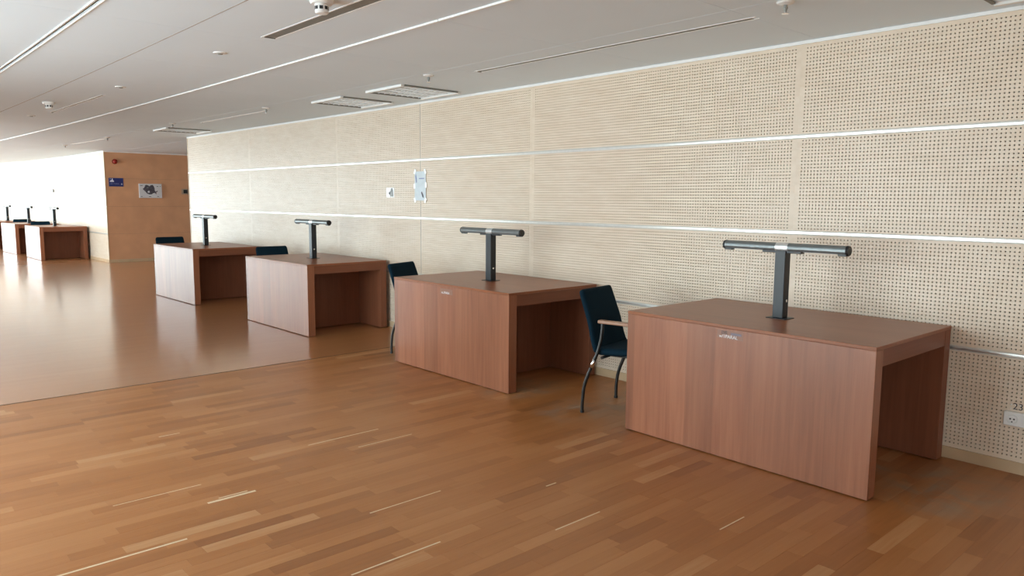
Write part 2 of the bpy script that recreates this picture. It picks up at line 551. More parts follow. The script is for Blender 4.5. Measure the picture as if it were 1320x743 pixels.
# baseboards
def base_run(name, pts):
    root = structure(obj(name, mbox(-0.02, 0.02, -0.004, 0.008, 0.0, 0.06), birch_base, None, (pts[0][0] + 0.02, pts[0][1], 0), 0), 'low birch baseboard along the wall')
    for (xa, ya), (xb, yb) in zip(pts, pts[1:]):
        w = math.hypot(xb - xa, yb - ya)
        o = obj('baseboard_length', mbox(-w / 2, w / 2, -0.008, 0.010, 0.0, 0.064, bev=0.0015), birch_base, root)
        o.location = ((xa + xb) / 2 - root.location.x, (ya + yb) / 2 - root.location.y, 0)
        o.rotation_euler = (0, 0, math.atan2(yb - ya, xb - xa))
    return root
base_run('baseboard_back', [(X_MIN, ywall(X_MIN))] + pts_near)
base_run('baseboard_far', FAR)

# corridor opening between the two stretches: the tan side wall that faces the camera
wall_side = structure(obj('wall_corridor', mbox(DOORWAY_FAR + 0.012, DOORWAY_FAR + 0.10, -4.6, FAR[0][1] - 0.012, 0, CEIL), dark_recess), 'tan wood wall on the far side of the opening')
cols = [FAR[0][1], -4.6]
for (ya, yb) in zip(cols, cols[1:]):
    for (z0, z1) in ((0.05, 0.626), (0.626, 1.225), (1.225, 1.831), (1.831, 2.40)):
        obj('wall_board', mbox(DOORWAY_FAR, DOORWAY_FAR + 0.012, yb + 0.001, ya - 0.001, z0 + 0.001, z1 - 0.001, bev=0.001), birch_plain, wall_side)
obj('corner_trim', mbox(DOORWAY_FAR - 0.006, DOORWAY_FAR + 0.01, FAR[0][1] - 0.012, FAR[0][1] + 0.004, 0, CEIL), birch_base, wall_side)
obj('cornice', mbox(DOORWAY_FAR - 0.012, DOORWAY_FAR + 0.02, -4.6, FAR[0][1], 2.392, CEIL), white_lacquer, wall_side)
structure(obj('baseboard_corridor', mbox(DOORWAY_FAR - 0.012, DOORWAY_FAR + 0.01, -4.6, FAR[0][1] - 0.01, 0.0, 0.064, bev=0.002), birch_base), 'low baseboard under the tan corridor wall')
structure(obj('wall_corridor_near', mbox(WALL_END - 0.2, WALL_END - 0.02, -4.6, -0.41, 0, CEIL), white_paint), 'hidden near side wall of the corridor')
structure(obj('wall_corridor_end', mbox(WALL_END - 0.2, DOORWAY_FAR + 0.1, -4.75, -4.6, 0, CEIL), white_paint), 'end wall of the corridor')

# other sides of the hall
structure(obj('wall_left', mbox(X_MAX, X_MAX + 0.2, -0.4, END_Y0, 0, CEIL + 0.05), white_paint), 'far end wall of the hall')
structure(obj('wall_right', mbox(X_MIN - 0.2, X_MIN, -0.4, WIN_Y + 0.2, 0, CEIL + 0.05), birch_plain), 'end wall behind the camera')
edges = [X_MIN] + [e for z in WIN_ZONES for e in z] + [X_MAX]
wf = None
for i in range(0, len(edges), 2):
    o = structure(obj('wall_front' if i == 0 else 'wall_front_pier', mbox(edges[i], edges[i + 1], WIN_Y, WIN_Y + 0.2, 0, CEIL + 0.05), white_paint), 'white wall between the glazed stretches')
nwin = 0
for (a, b) in WIN_ZONES:
    nwin += 1
    nb = max(1, round((b - a) / 1.45)); bw = (b - a) / nb
    bm = bmesh.new()
    box(bm, a, b, WIN_Y + 0.04, WIN_Y + 0.12, 0.0, 0.06); box(bm, a, b, WIN_Y + 0.04, WIN_Y + 0.12, CEIL - 0.05, CEIL + 0.02)
    win = structure(obj('window_%d' % nwin, bm, alu), 'unseen full height glazing along the front of the hall')
    for k in range(nb + 1):
        xx = a + k * bw
        obj('mullion', mbox(xx - 0.025, xx + 0.025, WIN_Y + 0.03, WIN_Y + 0.12, 0.06, CEIL - 0.05), alu, win)
    for k in range(nb):
        obj('window_pane', mbox(a + k * bw + 0.025, a + (k + 1) * bw - 0.025, WIN_Y + 0.078, WIN_Y + 0.084, 0.06, CEIL - 0.05), glass, win)

# glazed far end of the hall
bm = bmesh.new()
box(bm, X_MAX + 0.04, X_MAX + 0.12, END_Y0, WIN_Y + 0.2, 0.0, 0.06); box(bm, X_MAX + 0.04, X_MAX + 0.12, END_Y0, WIN_Y + 0.2, CEIL - 0.05, CEIL + 0.02)
win = structure(obj('window_4', bm, alu), 'full height glazing at the far end of the hall')
for k in range(4):
    yy = END_Y0 + 0.025 + (WIN_Y + 0.15 - END_Y0) * k / 3
    obj('mullion', mbox(X_MAX + 0.03, X_MAX + 0.12, yy - 0.025, yy + 0.025, 0.06, CEIL - 0.05), alu, win)
for k in range(3):
    ya = END_Y0 + 0.05 + (WIN_Y + 0.15 - END_Y0) * k / 3
    obj('window_pane', mbox(X_MAX + 0.078, X_MAX + 0.084, ya, ya + (WIN_Y + 0.15 - END_Y0) / 3 - 0.05, 0.06, CEIL - 0.05), glass, win)

# ------------------------------------------------------------------ floor
SEAM = 2.035
SX0, SY1 = -3.64, 4.72                       # stretch of floor laid strip by strip
bm = bmesh.new()
def quad(bm, x0, x1, y0, y1, z):
    bm.faces.new([bm.verts.new(p) for p in ((x0, y0, z), (x1, y0, z), (x1, y1, z), (x0, y1, z))])
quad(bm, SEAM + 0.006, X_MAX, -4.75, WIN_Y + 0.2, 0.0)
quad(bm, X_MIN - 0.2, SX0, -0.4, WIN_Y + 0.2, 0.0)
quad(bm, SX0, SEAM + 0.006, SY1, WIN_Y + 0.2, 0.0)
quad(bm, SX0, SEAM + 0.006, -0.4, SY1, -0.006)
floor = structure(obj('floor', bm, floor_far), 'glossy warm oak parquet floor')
for f in floor.data.polygons:
    pass
obj('floor_joint', mbox(SEAM - 0.004, SEAM + 0.006, -0.0, WIN_Y, -0.005, 0.0012), floor_joint_m, floor)

def strip_quads(x0, x1, y0, y1, dz):
    b = 0.0003
    z = dz
    v = [(x0, y0, -0.006), (x1, y0, -0.006), (x1, y1, -0.006), (x0, y1, -0.006),
         (x0, y0, z - b), (x1, y0, z - b), (x1, y1, z - b), (x0, y1, z - b),
         (x0 + b, y0 + b, z), (x1 - b, y0 + b, z), (x1 - b, y1 - b, z), (x0 + b, y1 - b, z)]
    f = [(8, 9, 10, 11)]
    for i in range(4):
        j = (i + 1) % 4
        f.append((4 + i, 4 + j, 8 + j, 8 + i)); f.append((i, j, 4 + j, 4 + i))
    return v, f

def mesh_with_tone(name, verts, faces, tones):
    me = bpy.data.meshes.new(name)
    me.from_pydata(verts, [], faces)
    at = me.attributes.new('tone', 'FLOAT', 'FACE')
    at.data.foreach_set('value', np.array(tones, np.float32))
    me.materials.append(floor_near)
    return me

def project(p):
    v = Vector(p) - CAM_POS
    d = v.dot(fwd)
    if d < 0.1: return None
    return 660 + FOCAL_PX * v.dot(cx) / d, 371.5 - FOCAL_PX * v.dot(cy) / d, d
rng = random.Random(11)
strips = []
x = SX0
SWID = (SEAM - 0.005 - SX0) / 81
for i in range(81):
    y = -0.02 - rng.uniform(0, 0.45)
    while y < SY1:
        ln = rng.choice([0.33, 0.42, 0.45, 0.50, 0.56])
        y0, y1 = max(y, -0.02), min(y + ln, SY1)
        if y1 - y0 > 0.03:
            tn = min(1, max(0, rng.gauss(0.46, 0.2)))
            if rng.random() < 0.035: tn = rng.uniform(0.85, 1.0)
            strips.append((SX0 + i * SWID + 0.00005, SX0 + (i + 1) * SWID - 0.00005, y0 + 0.00005, y1 - 0.00005, tn, rng.uniform(-0.00025, 0.0001)))
        y += ln
def shown(st):
    c = project(((st[0] + st[1]) / 2, (st[2] + st[3]) / 2, 0))
    inside = c is not None and -20 < c[0] < 1340 and c[1] < 760
    # hidden under or behind the front desk?
    xm, ym = (st[0] + st[1]) / 2, (st[2] + st[3]) / 2
    if -2.6 < xm < -1.1 and ym < 1.0: inside = False
    return (0 if inside else 1, c[2] if c else 99)
strips.sort(key=shown)
for st in strips[:300]:
    v, f = strip_quads(*st[:4], st[5])
    o = bpy.data.objects.new('parquet_strip', mesh_with_tone('parquet_strip', v, f, [st[4]] * len(f)))
    C.objects.link(o); o.parent = floor
V, F, T = [], [], []
for st in strips[300:]:
    v, f = strip_quads(*st[:4], st[5])
    n0 = len(V); V += v; F += [tuple(n0 + i for i in q) for q in f]; T += [st[4]] * len(f)
o = bpy.data.objects.new('parquet_strips_rest', mesh_with_tone('parquet_strips_rest', V, F, T))
C.objects.link(o); o.parent = floor; o['kind'] = 'stuff'
bm = bmesh.new()
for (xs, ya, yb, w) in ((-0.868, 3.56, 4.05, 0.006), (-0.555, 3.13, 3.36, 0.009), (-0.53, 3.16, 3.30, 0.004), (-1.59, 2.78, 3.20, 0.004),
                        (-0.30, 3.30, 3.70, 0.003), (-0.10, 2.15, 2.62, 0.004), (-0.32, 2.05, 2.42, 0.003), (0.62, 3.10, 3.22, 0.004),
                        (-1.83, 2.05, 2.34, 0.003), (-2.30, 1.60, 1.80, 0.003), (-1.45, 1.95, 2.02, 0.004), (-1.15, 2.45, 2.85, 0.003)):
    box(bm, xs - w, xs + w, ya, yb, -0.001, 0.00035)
o = obj('pale_floor_streaks', bm, pale_streak, floor); o['kind'] = 'stuff'  # thin pale slivers laid just above the parquet strips

# ------------------------------------------------------------------ ceiling
ceiling = structure(obj('ceiling', mbox(X_MIN - 0.2, X_MAX + 0.2, -4.75, WIN_Y + 0.25, CEIL + 0.03, CEIL + 0.10), dark_recess), 'white panelled ceiling')
def arc(s): return 0.002126 * s * s
BANDS = [0.0, 1.0, 1.985, 2.93, 3.48, 4.43, 5.4, 6.7]
GAPS = [0.0, 0.0015, 0.004, 0.005, 0.005, 0.004, 0.004, 0.0]
xs = [X_MIN - 0.1]
k = -0.53
while k - 1.22 > X_MIN: k -= 1.22
while k < X_MAX: xs.append(k); k += 1.22
xs.append(X_MAX + 0.1)
for xa, xb in zip(xs, xs[1:]):
    for bi in range(len(BANDS) - 1):
        ga, gb = GAPS[bi], GAPS[bi + 1]
        ylo, yhi = BANDS[bi] + ga, BANDS[bi + 1] - gb
        if bi == 0: ylo = -0.05
        p4 = [(xa + 0.0009, ylo + arc(xa) * (0 if bi == 0 else 1)), (xb - 0.0009, ylo + arc(xb) * (0 if bi == 0 else 1)), (xb - 0.0009, min(yhi + arc(xb), WIN_Y + 0.02)), (xa + 0.0009, min(yhi + arc(xa), WIN_Y + 0.02))]
        if p4[3][1] - p4[0][1] < 0.05 or p4[2][1] - p4[1][1] < 0.05: continue
        obj('ceiling_panel', prism(bmesh.new(), p4, CEIL, CEIL + 0.004), ceil_paint, ceiling)
    for yr, hr, wr in ((1.985, 0.010, 0.007), (3.462, 0.006, 0.003), (3.500, 0.006, 0.003)):
        pr = [(xa + 0.003, yr - wr + arc(xa)), (xb - 0.003, yr - wr + arc(xb)), (xb - 0.003, yr + wr + arc(xb)), (xa + 0.003, yr + wr + arc(xa))]
        obj('ceiling_rail', prism(bmesh.new(), pr, CEIL - hr, CEIL + 0.01), white_lacquer, ceiling)
    pr = [(xa, 2.926 + arc(xa)), (xb, 2.926 + arc(xb)), (xb, 2.934 + arc(xb)), (xa, 2.934 + arc(xa))]
    obj('joint_profile', prism(bmesh.new(), pr, CEIL - 0.0008, CEIL + 0.01), seam_grey, ceiling)
obj('corridor_ceiling', mbox(WALL_END - 0.2, DOORWAY_FAR + 0.1, -4.75, -0.055, CEIL, CEIL + 0.02), ceil_paint, ceiling)

# ------------------------------------------------------------------ desks
def build_desk(label):
    L, W, H, T = 1.493, 0.955, 0.75, 0.08
    t = thing('reading_desk', label, 'desk', (0, 0, 0), 0, 'cherry reading desks along the wall')
    hx, hy = L / 2, W / 2
    obj('top_plate', mbox(-hx, hx, -hy, hy, H - 0.018, H, bev=0.002), wood_top, t)
    obj('front_panel', mbox(-hx + 0.001, hx - 0.001, hy - T, hy - 0.002, 0.006, H - 0.0185, bev=0.0015), wood_front, t)
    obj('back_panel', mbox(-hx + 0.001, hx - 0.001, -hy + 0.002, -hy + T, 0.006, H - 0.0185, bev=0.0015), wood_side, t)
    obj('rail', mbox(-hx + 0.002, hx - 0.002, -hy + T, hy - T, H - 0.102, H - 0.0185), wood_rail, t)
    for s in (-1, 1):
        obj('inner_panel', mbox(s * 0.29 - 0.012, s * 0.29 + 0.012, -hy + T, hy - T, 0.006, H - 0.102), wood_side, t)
    for sx in (-1, 1):
        for sy in (-1, 1):
            obj('glide', mbox(sx * (hx - 0.06) - 0.02, sx * (hx - 0.06) + 0.02, sy * (hy - 0.04) - 0.015, sy * (hy - 0.04) + 0.015, 0.0, 0.006), lamp_end, t)
    return t
# right front corner (X, Y) on the floor and heading of every desk
DESKS = [(-2.600, 1.010, -0.016), (-0.02, 0.992, 0.002), (3.01, 1.035, 0.0127), (6.09, 1.105, 0.0265),
         (15.38, 1.225, 0.022), (17.80, 1.32, 0.05), (20.42, 1.39, 0.06)]
desk_labels = ['nearest cherry desk with pale glare on its front and a small lettered sticker',
               'red-brown desk second from the right, lettered sticker on its front, between two blue chairs',
               'desk whose front shines white, third from the right, beside the doorless opening',
               'farthest desk of the near row, pale front, at the end of the perforated wall',
               'desk beyond the opening, nearest to the tan wall, its open end showing',
               'middle desk of the far row, half hidden behind the one by the tan wall',
               'desk at the left edge of the photo, last of the far row in view']
desk_labels[2] = 'desk whose front shines white, third from the right in the near row'
desk_pos = []
desk0 = None
for i, (fx, fy, a) in enumerate(DESKS):
    ca, sa = math.cos(a), math.sin(a)
    lx, ly = 1.493 / 2, -0.955 / 2
    c = (fx + ca * lx - sa * ly, fy + sa * lx + ca * ly, 0)
    desk_pos.append((c[0], c[1], a))
    if i == 0:
        desk0 = build_desk(desk_labels[0]); desk0.location = c; desk0.rotation_euler = (0, 0, a)
    else:
        dup(desk0, c, a, desk_labels[i])
# stickers with lettering on two desk fronts (parts of those desks)
roots = [o for o in C.objects if o.name.startswith('reading_desk')]
def sticker(root, lx, z, word, upper):
    fyl = 0.955 / 2 - 0.002
    st = obj('label_sticker', mbox(lx - 0.085, lx + 0.075, fyl, fyl + 0.0006, z - 0.020, z + 0.024), sticker_m, root)
    st['label'] = 'small sticker with faint grey and white lettering'
    lettering('lettering', word, 0.026, sticker_w, st, (lx + 0.005, fyl + 0.0012, z - 0.008), (R(90), 0, R(180)))
    if upper:
        lettering('lettering', upper, 0.024, print_grey, st, (lx + 0.03, fyl + 0.0012, z + 0.012), (R(90), 0, R(180)))
        obj('printed_bar', mbox(lx - 0.075, lx - 0.01, fyl + 0.0006, fyl + 0.0014, z + 0.004, z + 0.016), sticker_bar, st)
sticker(roots[0], 0.035, 0.695, 'w/1PARAL', 'D/S')
sticker(roots[1], 0.005, 0.689, 'm.1PARA', None)

# ------------------------------------------------------------------ desk lamps
def build_lamp(label):
    t = thing('desk_lamp', label, 'lamp', (0, 0, 0), 0, 'T-shaped lamps on the reading desks')
    obj('base_plate', mbox(-0.062, 0.062, -0.05, 0.05, 0, 0.004, bev=0.001), lamp_black, t)
    obj('post', mbox(-0.032, 0.032, -0.030, 0.030, 0.004, 0.392, bev=0.003), lamp_black, t)
    bm = bmesh.new()
    tube(bm, [(-0.0318, 0.006, 0.105), (-0.040, 0.006, 0.105)], 0.008, 10)
    obj('switch', bm, chrome, t, smooth=False)
    zc, r = 0.410, 0.0275
    # upper shell of the tube: round on top, flat underneath
    def shell(x0, x1):
        bm = bmesh.new()
        n = 18
        ang = [R(-40) + (R(260)) * k / n for k in range(n + 1)]
        a = [bm.verts.new((x0, math.cos(q) * r, zc + math.sin(q) * r)) for q in ang]
        b = [bm.verts.new((x1, math.cos(q) * r, zc + math.sin(q) * r)) for q in ang]
        m = len(a)
        for i in range(m): bm.faces.new((a[i], a[(i + 1) % m], b[(i + 1) % m], b[i]))
        bm.faces.new(a[::-1]); bm.faces.new(b)
        return bm
    for x0, x1 in ((-0.370, -0.038), (0.038, 0.370)):
        o = obj('lamp_tube', shell(x0, x1), lamp_grey, t)
        s = 1 if x0 > 0 else -1
        d = obj('diffuser', mbox(min(s * 0.13, s * 0.325), max(s * 0.13, s * 0.325), -0.017, 0.017, zc - 0.0205, zc - 0.0165), diffuser_m, o)
    bm = bmesh.new()
    tube(bm, [(-0.0378, 0, zc), (0.0378, 0, zc)], 0.0287, 20)
    obj('collar', bm, lamp_silver, t)
    obj('bracket', mbox(-0.12, 0.12, -0.019, 0.019, zc - 0.031, zc - 0.0165, bev=0.003), lamp_black, t)
    for s in (-1, 1):
        bm = bmesh.new()
        tube(bm, [(s * 0.370, 0, zc), (s * 0.383, 0, zc)], [0.0292, 0.0262], 12)
        e = obj('end_cap', bm, lamp_end, t)
        obj('lug', mbox(min(s * 0.325, s * 0.374), max(s * 0.325, s * 0.374), -0.016, 0.016, zc - 0.030, zc - 0.0165, bev=0.002), lamp_end, e)
    return t
lamp_words = ['the nearest reading desk', 'the red-brown desk second from the right', 'the white-shining desk third from the right', 'the farthest desk of the near row',
              'the desk next to the tan wall', 'the middle desk of the far row', 'the desk at the left edge of the photo']
for i, (dx, dy, a) in enumerate(desk_pos):
    lab = 'black T-shaped lamp with grey tube on ' + lamp_words[i]
    if i == 0:
        lamp0 = build_lamp(lab); lamp0.location = (dx, dy + 0.01, 0.75); lamp0.rotation_euler = (0, 0, a)
    else:
        dup(lamp0, (dx, dy + 0.01, 0.75), a, lab)

# ------------------------------------------------------------------ chairs
def pad(center, half_w, thick, nu, nv, round_r=0.05):
    """upholstered slab: center(v)->(point, normal, tangent width factor) along the slab, rounded corners and edges"""
    bm = bmesh.new()
    def param(i, n):                         # crowd the rows near the edges
        t = i / n
        return 0.5 - 0.5 * math.cos(math.pi * t)
    rows_f, rows_b = [], []
    for j in range(nv + 1):
        v = param(j, nv)
        p, nrm, wf, ln = center(v)
        rf, rb = [], []
        for i in range(nu + 1):
            u = -1 + 2 * param(i, nu)
            hw = half_w * wf
            edge_u = (1 - abs(u)) * hw
            edge_v = min(v, 1 - v) * ln
            # rounded outline corners
            uu = u * hw
            if edge_v < round_r:
                k = round_r - edge_v
                lim = hw - (round_r - math.sqrt(max(0, round_r ** 2 - k ** 2)))
                uu = u * lim
            e = min(edge_u, edge_v)
            h = thick / 2 * math.sqrt(max(0.0, 1 - max(0, 1 - e / (thick * 0.6)) ** 2))
            crown = 0.006 * (1 - u * u)
            off = Vector((0, uu, 0))
            rf.append(bm.verts.new(p + off + nrm * (h + crown * 0)))
            rb.append(bm.verts.new(p + off - nrm * h))
        rows_f.append(rf); rows_b.append(rb)
    for j in range(nv):
        for i in range(nu):
            bm.faces.new((rows_f[j][i], rows_f[j][i + 1], rows_f[j + 1][i + 1], rows_f[j + 1][i]))
            bm.faces.new((rows_b[j][i], rows_b[j + 1][i], rows_b[j + 1][i + 1], rows_b[j][i + 1]))
    bmesh.ops.remove_doubles(bm, verts=bm.verts, dist=0.0004)
    # close the rim
    rim = [e for e in bm.edges if len(e.link_faces) == 1]
    if rim: bmesh.ops.holes_fill(bm, edges=rim, sides=0)
    return bm

def build_chair(label):
    t = thing('reading_chair', label, 'chair', (0, 0, 0), 0, 'dark blue chairs with wooden arms')
    # local: faces +x, rear feet at x=0
    bk = smooth_path([(0.085, 0, 0.415), (0.052, 0, 0.50), (0.028, 0, 0.60), (-0.012, 0, 0.71), (-0.055, 0, 0.825)], 6)
    def back_c(v):
        f = v * (len(bk) - 1); i = min(int(f), len(bk) - 2); k = f - i
        p = bk[i].lerp(bk[i + 1], k); tg = (bk[i + 1] - bk[i]).normalized()
        return p, Vector((tg.z, 0, -tg.x)), 1.0 - 0.08 * v, 0.43
    obj('backrest', pad(back_c, 0.222, 0.040, 16, 16, 0.035), fabric, t, smooth=True)
    st = smooth_path([(0.07, 0, 0.425), (0.20, 0, 0.430), (0.36, 0, 0.445), (0.48, 0, 0.452), (0.535, 0, 0.430)], 5)
    def seat_c(v):
        f = v * (len(st) - 1); i = min(int(f), len(st) - 2); k = f - i
        p = st[i].lerp(st[i + 1], k); tg = (st[i + 1] - st[i]).normalized()
        return p, Vector((-tg.z, 0, tg.x)), 1.0, 0.48
    obj('seat', pad(seat_c, 0.225, 0.048, 14, 14, 0.05), fabric, t, smooth=True)
    bm = bmesh.new()
    for x in (0.14, 0.42):
        tube(bm, [(x, -0.232, 0.392), (x, 0.232, 0.392)], 0.010, 8)
    for y in (-0.13, 0.13):
        tube(bm, [(0.12, y, 0.396), (0.45, y, 0.398)], 0.009, 8)
    obj('seat_frame', bm, chair_black, t, smooth=True)
    for s in (-1, 1):
        y = s * 0.236
        bm = bmesh.new()
        tube(bm, smooth_path([(0, y, 0.0), (0.002, y, 0.09), (0.018, y, 0.20), (0.075, y, 0.345), (0.112, y, 0.43), (0.137, y, 0.53), (0.145, y, 0.630)], 4), 0.0115, 10)
        leg = obj('leg', bm, chair_black, t, smooth=True)
        bm = bmesh.new()
        tube(bm, [(0.062, y, 0.318), (0.075, y, 0.345), (0.088, y, 0.374)], 0.0135, 12)
        obj('sleeve', bm, chrome, leg, smooth=True)['label'] = 'bright chrome sleeve'
        obj('foot', tube(bmesh.new(), [(0, y, 0.0), (0, y, 0.016)], 0.014, 10), lamp_end, leg)
        bm = bmesh.new()
        tube(bm, smooth_path([(0.530, y, 0.0), (0.527, y, 0.10), (0.505, y, 0.22), (0.455, y, 0.355), (0.415, y, 0.45), (0.390, y, 0.55), (0.385, y, 0.630)], 4), 0.0115, 10)
        leg = obj('leg', bm, chair_black, t, smooth=True)
        obj('foot', tube(bmesh.new(), [(0.530, y, 0.0), (0.530, y, 0.016)], 0.014, 10), lamp_end, leg)
        bm = bmesh.new()
        box(bm, 0.115, 0.455, y - 0.022, y + 0.022, 0.622, 0.645, bev=0.008)
        obj('armrest', bm, arm_wood, t, smooth=False)['label'] = 'varnished wooden armrest'
    return t
CHAIRS = [(-0.635, 0.685, 180 + 11.4, 'dark blue chair with wooden arm tucked into the nearest desk'),
          (1.880, 0.600, 180 + 21, 'dark blue chair behind the red-brown desk second from the right'),
          (4.90, 0.535, 180, 'blue chair behind the white-shining desk, only the top of its back showing'),
          (7.94, 0.79, 180, 'dark chair at the far end of the near row, against the tan wall'),
          (17.26, 0.86, 180, 'dark chair back just behind the desk next to the tan wall'),
          (19.66, 0.86, 180, 'dark chair back behind the middle desk of the far row'),
          (22.46, 1.20, 180, 'dark chair at the very left edge, behind the last far desk')]
for i, (x, y, a, lab) in enumerate(CHAIRS):
    if i == 0:
        chair0 = build_chair(lab); chair0.location = (x, y, 0); chair0.rotation_euler = (0, 0, R(a))
    else:
        dup(chair0, (x, y, 0), R(a), lab)

# ------------------------------------------------------------------ things on the walls
def on_wall(s): return ywall(s)
# double power socket and its number tag
sx = -2.972
t = thing('power_socket', 'white double power socket low on the wall at the right edge', 'socket', (sx, on_wall(sx), 0.295))
obj('housing', mbox(-0.080, 0.080, 0.0, 0.030, -0.037, 0.037, bev=0.004), plastic_white, t)
for k in (-1, 1):
    cxk = k * 0.040
    bm = bmesh.new()
    lathe(bm, [(0.027, 0.0), (0.027, 0.004), (0.0235, 0.004), (0.0215, 0.0015), (0.0, 0.0015)], 20)
    bmesh.ops.rotate(bm, verts=bm.verts, cent=(0, 0, 0), matrix=Matrix.Rotation(R(-90), 3, 'X'))
    bmesh.ops.translate(bm, verts=bm.verts, vec=(cxk, 0.029, 0))
    so = obj('outlet', bm, plastic_white, t)
    for h in (-1, 1):
        bm = bmesh.new(); tube(bm, [(cxk + h * 0.0085, 0.0302, 0.0), (cxk + h * 0.0085, 0.0312, 0.0)], 0.0046, 8)
        obj('pin_hole', bm, black_ink, so)
    obj('earth_clip', mbox(cxk - 0.003, cxk + 0.003, 0.0302, 0.0315, -0.018, -0.012), black_ink, so)
sx = -2.958
t = tag(obj('number_tag', mbox(-0.045, 0.045, 0.0, 0.002, -0.022, 0.022), plastic_white, None, (sx, on_wall(sx) + 0.0005, 0.357)), 'small white tag numbered 23 above the power socket', 'tag')
lettering('number', '23', 0.050, black_ink, t, (0.010, 0.0026, 0), (R(90), 0, R(180)))

# taped sheet and small photo
def wall_ang(s): return math.atan(0.004252 * s)
sx = 2.45
t = tag(obj('taped_notice', mbox(-0.098, 0.098, 0.004, 0.0052, -0.150, 0.150), paper, None, (sx, on_wall(sx) + 0.001, 1.560), wall_ang(sx)), 'pale bluish sheet taped up on the perforated wall', 'notice')
for (x, z, rot) in ((-0.088, 0.148, 30), (0.092, 0.150, -25), (-0.098, 0.01, 0), (0.10, 0.0, 0), (-0.09, -0.148, -30), (0.094, -0.146, 25)):
    bm = mbox(-0.014, 0.014, 0.0052, 0.0066, -0.026, 0.026)
    bmesh.ops.rotate(bm, verts=bm.verts, cent=(0, 0, 0), matrix=Matrix.Rotation(R(rot), 3, 'Y'))
    bmesh.ops.translate(bm, verts=bm.verts, vec=(x, 0, z))
    obj('tape', bm, tape, t)
bm = bmesh.new(); prism(bm, [(0.07, 0.03), (0.085, 0.10), (0.075, 0.13), (0.062, 0.09), (0.058, 0.04)], 0.0053, 0.0060)
bmesh.ops.rotate(bm, verts=bm.verts, cent=(0, 0, 0), matrix=Matrix(((1, 0, 0), (0, 0, 1), (0, 1, 0))))
obj('printed_mark', bm, sign_pale, t)
bm = bmesh.new(); prism(bm, [(-0.030, -0.055), (-0.016, -0.070), (-0.040, -0.115), (-0.062, -0.125), (-0.056, -0.095)], 0.0053, 0.0060)
bmesh.ops.rotate(bm, verts=bm.verts, cent=(0, 0, 0), matrix=Matrix(((1, 0, 0), (0, 0, 1), (0, 1, 0))))
obj('printed_mark', bm, print_grey, t)
obj('printed_bar', mbox(-0.07, 0.02, 0.0052, 0.0058, 0.072, 0.082), sign_pale, t)
sx = 3.01
t = tag(obj('small_photo', mbox(-0.075, 0.075, 0.002, 0.0034, -0.052, 0.052), tape, None, (sx, on_wall(sx) + 0.001, 1.495), wall_ang(sx)), 'small grey and white photo left of the taped sheet', 'photo')
bm = bmesh.new(); prism(bm, [(-0.062, -0.045), (0.005, -0.045), (0.012, -0.016), (0.032, -0.012), (0.026, 0.006), (-0.004, 0.014), (-0.010, 0.046), (-0.045, 0.048), (-0.058, 0.01)], 0.0035, 0.0044)
bmesh.ops.rotate(bm, verts=bm.verts, cent=(0, 0, 0), matrix=Matrix(((1, 0, 0), (0, 0, 1), (0, 1, 0))))
obj('printed_figure', bm, photo_grey, t)
obj('printed_shade', mbox(0.0, 0.024, 0.0044, 0.005, -0.022, -0.004), black_ink, t)
# small dark thing on the far wall
s_f = 18.4
t = tag(obj('wall_clip', mbox(-0.05, 0.05, 0.0, 0.03, -0.035, 0.02, bev=0.006), photo_grey, None, (s_f, 0.325, 1.58), 0.07), 'tiny grey fitting on the bright far wall', 'fitting')
obj('clip_top', mbox(-0.015, 0.015, 0.0, 0.02, 0.02, 0.05), photo_grey, t)

# tan wall: beacon, sign, map board, thermostat (the face looks to -X)
WX = DOORWAY_FAR
t = thing('fire_alarm_beacon', 'round red alarm sounder high on the tan wall', 'alarm', (WX, -0.02, 2.195))
bm = bmesh.new(); lathe(bm, [(0.0, 0.0), (0.055, 0.0), (0.055, 0.02), (0.0, 0.02)], 20)
rotm = Matrix.Rotation(R(-90), 3, 'Y')
bmesh.ops.rotate(bm, verts=bm.verts, cent=(0, 0, 0), matrix=rotm)
obj('base', bm, red_plastic, t)
bm = bmesh.new(); lathe(bm, [(0.05, 0.02), (0.046, 0.055), (0.030, 0.075), (0.0, 0.08)], 20)
bmesh.ops.rotate(bm, verts=bm.verts, cent=(0, 0, 0), matrix=rotm)
obj('dome', bm, red_plastic, t, smooth=True)

t = thing('direction_sign', 'small dark blue sign with white pictogram beside the corner', 'sign', (WX, -0.025, 1.75))
obj('sign_plate', mbox(-0.012, 0.0, -0.145, 0.145, -0.092, 0.092, bev=0.002), sign_blue, t)
def flat_x(pts, d=0.0125):                   # outline (right-hand coordinate a, up z) seen from -X; a grows to the right of the picture
    bm = bmesh.new()
    prism(bm, pts, 0.0, 0.0012)
    for v in bm.verts:
        a, z, h = v.co.x, v.co.y, v.co.z
        v.co = (-d - h, -a, z)
    return bm
obj('pictogram', flat_x([(-0.125, 0.005), (-0.045, 0.005), (-0.040, 0.025), (-0.062, 0.045), (-0.066, 0.082), (-0.082, 0.082), (-0.086, 0.050), (-0.12, 0.035)]), sign_white, t)
obj('pictogram', flat_x([(-0.128, 0.060), (-0.100, 0.062), (-0.098, 0.084), (-0.126, 0.084)]), sign_pale, t)
obj('arrow', flat_x([(0.095, -0.050), (0.125, -0.050), (0.120, -0.036), (0.110, -0.018), (0.100, -0.036)]), sign_white, t)
lettering('lettering', 'LECTURA', 0.042, sign_pale, t, (-0.0132, 0.035, -0.034), (R(90), 0, R(-90)))

